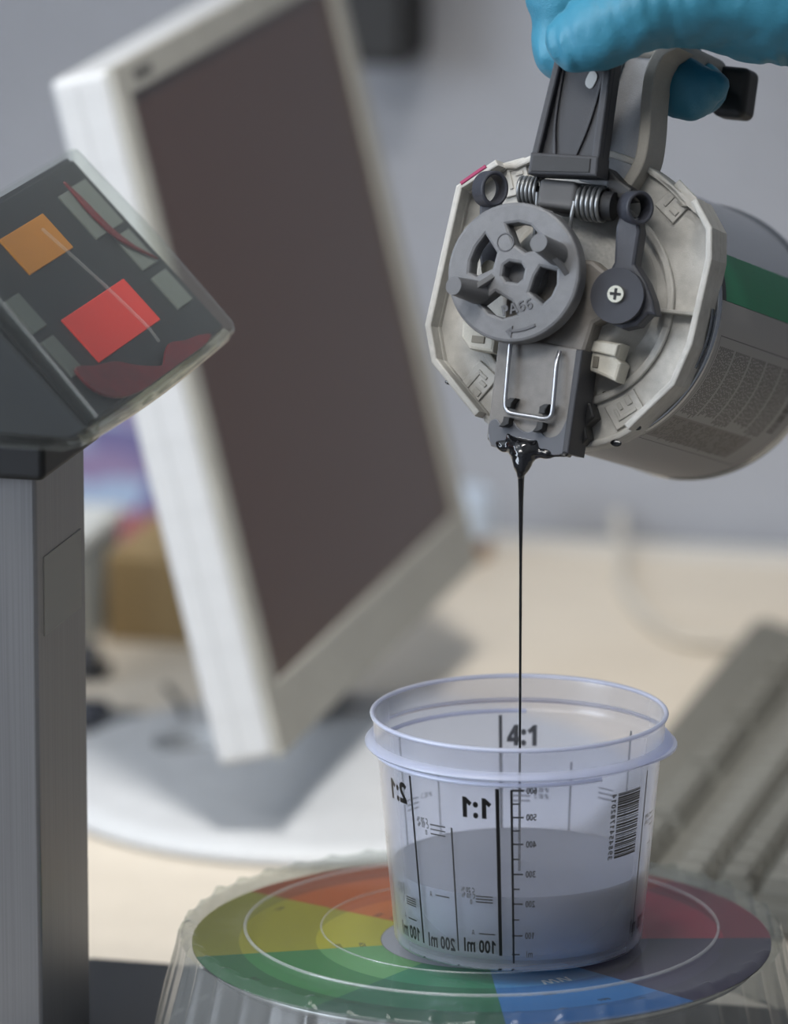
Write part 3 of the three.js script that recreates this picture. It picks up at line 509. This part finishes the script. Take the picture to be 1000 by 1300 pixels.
  const cl = part(t, 'snap_clip', prism(mm([[-38, -12.5], [-24, -12], [-24, -23], [-33.6, -22.6], [-37.4, -18.6]]), 0.001, 0.0115, 0.0012), M.creamClip);
  part(cl, 'clip_slot_shade', box(-0.0305, -0.0188, 0.0116, 0.005, 0.0026, 0.0008, 0.0002), std('#8a8477', 0.6));  // left slot, also a darker block in place of recess shade
  part(t, 'latch', prism(mm([[12.9, -36.5], [15.4, -37.2], [17.6, -42], [14.6, -45.5], [16, -50], [14, -52.6], [8, -52.4], [9, -47], [12, -44]]), 0.001, 0.009, 0.0008), M.black, 'black latch below the spout');
  for (const [x, y, r] of [[17.4, -32.4, 1], [19, -33.2, 0.6], [25, -50.2, 1.6], [32, -43.6, 1.4], [-43, -35, 1.2]]) part(t, 'paint_spot', new THREE.SphereGeometry(r / 1000, 10, 8).scale(1.4, 0.8, 0.25).translate(x / 1000, y / 1000, Math.hypot(x, y) > 48 ? 0.003 : 0.0002), M.darkPaint);
  part(t, 'paint_stain', strip(mm([[-46.5, 37.6], [-41.5, 41.8], [-37.5, 45]]), 0.0014, 0.0096, 0.0104), std('#8e2450', 0.5), 'magenta paint stain on the rim');
  // handle: web, rails, back bar, black end
  const hd = part(t, 'handle', prism(mm([[-4, 44], [17, 41], [20, 52], [20.5, 62], [19, 94], [3, 94], [0, 70]]), -0.006, 0.002, 0.001), M.handleGrey);
  part(hd, 'handle_rail', strip(smooth(mm([[15.2, 40.5], [18.6, 46], [21.2, 53], [21.6, 62], [20.6, 76], [20.8, 86], [23.5, 93], [29, 97]])), 0.0044, -0.010, 0.009), M.railBeige);
  part(hd, 'handle_rail', strip(mm([[-3, 45], [0.4, 60], [4.2, 80], [7, 94]]), 0.0030, -0.008, 0.007), M.handleGrey);
  part(hd, 'top_bar', box(0.0165, 0.0955, -0.029, 0.018, 0.010, 0.066, 0.004, 3), M.railBeige);
  part(hd, 'handle_end', box(0.0295, 0.0885, -0.0605, 0.0135, 0.019, 0.014, 0.003, 3), M.black, 'black end of the handle');
}

// ---------------------------------------------------------------- the paint pouring from the spout
{
  const t = place(thing('pouring_paint', 'dark glossy paint running off the spout into the cup', 'paint'));
  const segs = [[[-17.5, -54.6, 19], [-12, -57, 19.8], 1.1, 1.4], [[-12, -57, 19.8], [-4, -58.2, 20.2], 1.4, 2.2], [[-4, -58.4, 20.4], [5, -58, 20], 2.0, 1.2], [[5, -58, 20], [12.5, -57.2, 19], 1.2, 1.0], [[-4, -57.5, 20.0], [-3.2, -60.5, 21.0], 4.2, 3.2], [[-3.2, -60.5, 21.0], [-2.8, -63.5, 21.7], 3.4, 2.0], [[-2.8, -63.5, 21.7], [-2.7, -67.2, 22.4], 2.0, 1.2], [[-10, -53, 20], [-7, -56, 20.4], 1.2, 1.6], [[1, -54, 20], [0, -57, 20.4], 1.0, 1.6]].map(([a, b, r, s]) => [a.map((v) => v / 1000), b.map((v) => v / 1000), r / 1000, s / 1000]);
  const f = (x, y, z) => { let d = 1; for (const [a, b, r, s] of segs) d = smin(d, capsule(x, y, z, a, b, r, s), 0.0030); return d + 0.0003 * (vn(x * 700, y * 700, z * 700) - 0.5); };
  part(t, 'spout_drip', blob(f, [-0.0225, -0.0695, 0.012], [0.017, -0.048, 0.0285], 0.0004), M.darkPaint);
  // the thread falls straight down in the world: build it there, then carry it into the group's axes
  const start = V3(-0.0027, -0.0655, 0.0221).applyMatrix4(new THREE.Matrix4().compose(canAt, canTurn, V3(1, 1, 1)));
  const prof = []; const yEnd = CY + 0.0283, h = start.y - yEnd;
  for (let i = 0; i <= 60; i++) { const k = i / 60; prof.push([0.00048 + 0.0009 * Math.exp(-k * 9) + 0.00008 * (vn(k * 14, 3) - 0.5), start.y + 0.001 - (h + 0.001) * k]); }
  prof.reverse();
  const g = lathe(prof, 16).translate(start.x, 0, start.z);
  g.applyMatrix4(new THREE.Matrix4().compose(canAt, canTurn, V3(1, 1, 1)).invert());
  part(t, 'paint_thread', g, M.darkPaint, 'thin dark thread of falling paint');
  const lip = part(t, 'paint_film', prism(new THREE.Shape(new THREE.CatmullRomCurve3(mm([[-18, -49, 0], [-15.5, -47.5, 0], [-12.5, -50, 0], [-10, -46.5, 0], [-7, -49.5, 0], [-3, -51, 0], [1, -49.5, 0], [5, -52, 0], [9, -50.5, 0], [12, -44, 0], [12.6, -50, 0], [12.2, -57, 0], [0, -58, 0], [-16, -57, 0]]).map((v) => V3(...v)), true).getPoints(80).map((v) => new THREE.Vector2(v.x, v.y))), 0.0203, 0.0210, 0.0003), phy('#7d7f85', 0.16, { metalness: 0.4, clearcoat: 1, clearcoatRoughness: 0.06, bumpMap: blotch, bumpScale: 0.0008 }), 'smeared silvery paint film');
}

// ---------------------------------------------------------------- gloved hand
{
  const t = place(thing('person', 'hand in a blue nitrile glove gripping the lid handle, thumb on the lever', 'person'));
  const C = {
    thumb: [[[4, 90.8, 41], 12.2], [[12, 95.6, 41.5], 13.6], [[21.8, 101.5, 40], 13.4], [[37.5, 108.6, 27], 14.5], [[55.8, 114.5, 4], 21]],
    index: [[[4.2, 133.2, 4], 13], [[-19.2, 111, 8], 11], [[-16.4, 91, 3], 10.6], [[-2, 84, -16], 9.2]],
    middle: [[[10.8, 140.5, -18], 13], [[-7.3, 111, -18], 11], [[2, 87, -21], 10.6], [[26, 83.6, -20], 10.6], [[36, 85.4, -19], 5.5]],
    ring: [[[12.6, 144, -38], 12], [[-3.6, 116, -38], 10.5], [[6, 90, -40], 10], [[24, 86.6, -39], 9.4]],
    pinky: [[[15.5, 145.9, -56], 11], [[0.5, 119.2, -56], 9.5], [[7, 96, -57], 8.8], [[18, 91.6, -56], 8]],
  };
  const bones = [];
  for (const k in C) for (let i = 0; i + 1 < C[k].length; i++) bones.push([k, C[k][i][0], C[k][i + 1][0], C[k][i][1], C[k][i + 1][1]]);
  const palm = [[[55.8, 114.5, 4], [78, 120, -16], 21, 26], [[4.2, 133.2, 4], [78, 138, -25], 15, 27], [[10.8, 140.5, -18], [78, 138, -25], 15, 27], [[12.6, 144, -38], [78, 138, -25], 15, 27], [[15.5, 143, -54], [80, 136, -36], 14, 24], [[78, 134, -22], [130, 152, -25], 30, 28], [[130, 152, -25], [260, 210, -25], 28, 40], [[40, 112, 18], [45, 130, -5], 13, 18]];
  const order = ['thumb', 'index', 'middle', 'ring', 'pinky'];
  const f = (x, y, z) => {
    const X = x * 1000, Y = y * 1000, Z = z * 1000, fd = {}; let d = 1e3;
    for (const [k, a, b, r, s] of bones) { const v = capsule(X, Y, Z, a, b, r, s); fd[k] = k in fd ? smin(fd[k], v, 4) : v; }
    let p = 1e3; for (const [a, b, r, s] of palm) p = smin(p, capsule(X, Y, Z, a, b, r, s), 12);
    d = p; for (const k of order) d = smin(d, fd[k], Math.hypot(X - 25, Y - 130, Z + 10) < 60 ? 3 : 2);
    // loose glove: folds across the thumb and by the joints, and shallow crumples
    const foldStreak = Math.sin((X * 0.85 + Y * 0.35 - Z * 0.25) * 1.1 + 3 * vn(X * 0.09, Y * 0.09, Z * 0.09)) * Math.max(0, vn(X * 0.06 + 9, Y * 0.06, Z * 0.06) - 0.38) * 1.7;
    return (d + foldStreak * 0.8 + 1.3 * (vn(X * 0.16, Y * 0.16, Z * 0.16) - 0.5) + 0.25 * (vn(X * 0.5, Y * 0.5, Z * 0.5) - 0.5)) / 1000;
  };
  part(t, 'gloved_hand', blob(f, [-0.035, 0.068, -0.078], [0.30, 0.26, 0.06], 0.0016), M.glove);
}

// ---------------------------------------------------------------- monitor
{
  const t = thing('computer_monitor', 'white flat computer monitor with dark blank screen, turned sideways on a round foot', 'monitor', [-0.195, 0.75, -0.50]);
  const ti = R(13.85), up = V3(-Math.sin(ti), Math.cos(ti), 0), nn = V3(Math.cos(ti), Math.sin(ti), 0);
  // panel axes: u along -z from the near edge, v up the screen, w out of the screen
  const pm = new THREE.Matrix4().makeBasis(V3(0, 0, -1), up, nn); pm.setPosition(-0.1833 + 0.195, 0.8007 - 0.75, -0.35 + 0.50);
  const W = 0.366, H = 0.3035, b = (u0, u1, v0, v1, w0, w1, r = 0.002) => box((u0 + u1) / 2, (v0 + v1) / 2, (w0 + w1) / 2, u1 - u0, v1 - v0, w1 - w0, r).applyMatrix4(pm);
  part(t, 'housing', b(0, W, 0, H, -0.030, -0.0035, 0.004), M.white);
  part(t, 'rear_shell', b(0.05, W - 0.03, 0.05, H - 0.05, -0.040, -0.029, 0.005), M.white);
  const bz = new THREE.Shape(); bz.moveTo(0, 0); bz.lineTo(W, 0); bz.lineTo(W, H); bz.lineTo(0, H); bz.closePath();
  const hole = new THREE.Path(); hole.moveTo(0.0165, 0.0285); hole.lineTo(W - 0.0165, 0.0285); hole.lineTo(W - 0.0165, H - 0.0145); hole.lineTo(0.0165, H - 0.0145); hole.closePath();
  part(t, 'bezel', prism(bz, -0.004, 0.0, 0.001, [hole]).applyMatrix4(pm), M.bezel);
  part(t, 'screen', b(0.015, W - 0.015, 0.027, H - 0.013, -0.0038, -0.0026, 0.0003), M.screen, 'dark switched-off screen');
  part(t, 'maker_badge', b(0.024, 0.05, H - 0.0095, H - 0.0055, -0.0002, 0.0004, 0.0002), std('#4c4b48', 0.5));
  part(t, 'side_seam', b(-0.0003, 0.0006, 0.004, H - 0.004, -0.0185, -0.0175, 0.0002), std('#aeb0b2', 0.5));
  part(t, 'stand_neck', box(-0.038, 0.062, -0.075, 0.03, 0.105, 0.09, 0.010, 3), M.white);
  part(t, 'tilt_hinge', cylZ(0, 0, -0.045, 0.045, 0.012).translate(-0.038, 0.112, -0.075), M.bezel);
  const solid = new Brush(lathe([[0.0001, 0.0], [0.132, 0.0], [0.1345, 0.002], [0.134, 0.006], [0.125, 0.0105], [0.05, 0.0145], [0.0001, 0.0145]], 96).translate(0, 0.0005, 0.015)), cut = new Brush(cyl(0.0165, 0.0165, 0.03, 40).scale(1, 1, 1.3).translate(-0.073, 0.0185, 0.0));
  solid.updateMatrixWorld(); cut.updateMatrixWorld();
  const footGeo = new Evaluator().evaluate(solid, cut, SUBTRACTION).geometry; footGeo.clearGroups();
  part(t, 'foot', footGeo, M.white);
}

// ---------------------------------------------------------------- keyboard, rows running away from the camera
{
  const t = thing('keyboard', 'grey computer keyboard lying on the desk to the right of the cup', 'keyboard', [0.02, 0.75, -0.52]);
  const km = std('#72716a', 0.55, { map: faint }), kb = std('#6a6962', 0.6, { map: faint });
  part(t, 'case', prism([[-0.075, 0.002], [0.085, 0.002], [0.085, 0.012], [-0.05, 0.019], [-0.07, 0.024], [-0.075, 0.022]], -0.225, 0.225, 0.002), std('#6e6d66', 0.6, { map: faint }));
  const slope = (x) => 0.0185 - 0.052 * (x + 0.05) * 0.9;
  const rows = [-0.046, -0.0175, 0.0015, 0.0205, 0.0395, 0.0585], geo = {};
  rows.forEach((x, r) => {
    let z = 0.215, i = 0;
    while (z > -0.2) {
      const wide = r === 5 && i === 3 ? 0.1 : (r > 1 && i === 0) ? 0.019 + 0.005 * (r - 1) : 0.019;
      if (z - wide < -0.218) break;
      const gap = r === 0 && (i % 4 === 0) && i ? 0.008 : 0; z -= gap;
      geo[wide] ??= mergeGeometries([box(0, 0.003, 0, 0.0160, 0.006, wide - 0.003, 0.001), box(-0.0004, 0.0078, 0, 0.0122, 0.0056, wide - 0.0065, 0.0016)]);
      const k = part(t, 'key', geo[wide], r % 2 ? km : kb); k.position.set(x, slope(x) - 0.001, z - wide / 2); k.rotation.z = -0.05; z -= wide; i++;
    }
  });
  part(t, 'cable', tube([[-0.065, 0.014, -0.222], [-0.085, 0.008, -0.24], [-0.115, 0.0032, -0.255], [-0.14, 0.0032, -0.29], [-0.168, 0.0032, -0.36], [-0.183, 0.0032, -0.43], [-0.192, 0.006, -0.462], [-0.195, 0.012, -0.4725]], 0.003, 80, 10), std('#bdb8ae', 0.5), 'pale cable running to the back of the desk');
}

// ---------------------------------------------------------------- things behind the column, far back on the desk
{
  const a = thing('storage_box', 'pale grey box standing left of the brown carton, behind the column', 'box', [-0.427, 0.75, -0.72]);
  part(a, 'body', box(0, 0.0245, 0, 0.10, 0.049, 0.09, 0.003), std('#b4b8b6', 0.6, { map: faint }));
  part(a, 'lid', box(0, 0.0525, 0, 0.104, 0.009, 0.094, 0.003), std('#c3c6c4', 0.6));
  const b = thing('cardboard_carton', 'small brown cardboard carton behind the monitor', 'carton', [-0.340, 0.75, -0.768]);
  part(b, 'body', box(0, 0.021, 0, 0.062, 0.042, 0.10, 0.0015), std('#8a744f', 0.8, { map: tone(0.2, 4) }));
  part(b, 'flap', box(-0.0155, 0.0427, 0, 0.03, 0.0014, 0.099, 0.0004), std('#9a845e', 0.8));
  part(b, 'flap', box(0.0155, 0.0427, 0, 0.03, 0.0014, 0.099, 0.0004), std('#927c57', 0.8));
  const c = thing('hand_tool', 'dark blue and black tool lying on the desk behind the column, nearest the foot', 'tool', [-0.345, 0.75, -0.555]);
  part(c, 'grip', box(-0.012, 0.007, 0, 0.07, 0.013, 0.02, 0.005, 3), std('#20242e', 0.5));
  part(c, 'blade', box(0.030, 0.006, 0, 0.02, 0.007, 0.011, 0.002), M.steel);
  const d = thing('black_object', 'black object lying in front of the pale grey box', 'tool', [-0.375, 0.75, -0.646]);  // black object of unknown kind, built as two stacked blocks
  part(d, 'base', box(0, 0.004, 0, 0.05, 0.007, 0.022, 0.002), M.black);
  part(d, 'arm', box(-0.002, 0.0115, 0, 0.046, 0.009, 0.018, 0.004), std('#3c3d41', 0.5));
  const e = thing('coloured_package', 'blue, lilac and red printed package standing against the back wall', 'package', [-0.425, 0.75, -0.935]);
  const pr = tex(128, 128, (u, v) => { const a = vn(u * 4, v * 4, 11), b2 = vn(u * 5, v * 5, 12); return v < 0.25 ? [0.62 - 0.2 * a, 0.28, 0.32] : a > 0.55 ? [0.38, 0.36, 0.52] : b2 > 0.5 ? [0.55, 0.62, 0.72] : [0.48, 0.42, 0.55]; }, true);
  part(e, 'body', box(0, 0.0375, 0, 0.12, 0.075, 0.05, 0.003), std('#ffffff', 0.6, { map: pr }));
  part(e, 'top_flap', box(0, 0.0758, 0, 0.118, 0.0016, 0.048, 0.0005), std('#8a8fa0', 0.6));
  const w = thing('wall_box', 'black box fixed high on the back wall right of the monitor', 'box', [-0.296, 1.032, -0.975]);
  part(w, 'body', box(0, 0, 0, 0.036, 0.066, 0.05, 0.004), std('#1c1c1d', 0.6));
  part(w, 'front_plate', box(0, 0, 0.026, 0.030, 0.058, 0.003, 0.001), std('#242425', 0.5));
  const tb = thing('small_tub', 'small pale blue tub with a brown lower band, at the back edge of the desk', 'tub', [-0.243, 0.75, -0.93]);
  part(tb, 'body', lathe([[0, 0], [0.0135, 0], [0.0145, 0.002], [0.0145, 0.011], [0, 0.011]], 40), std('#8a6a48', 0.6));
  part(tb, 'lid', lathe([[0, 0.011], [0.0148, 0.011], [0.015, 0.013], [0.015, 0.034], [0.013, 0.036], [0, 0.036]], 40), std('#b9c6d6', 0.5));
  const cb = thing('black_cable', 'short dark cable end on the desk beside the monitor edge', 'cable', [-0.285, 0.75, -0.53]);
  part(cb, 'cord', tube([[-0.016, 0.016, -0.05], [-0.006, 0.017, -0.03], [0.002, 0.0175, -0.012], [0.006, 0.017, 0.0]], 0.0016, 30, 8), M.black);
}

renderer.render(scene, camera);
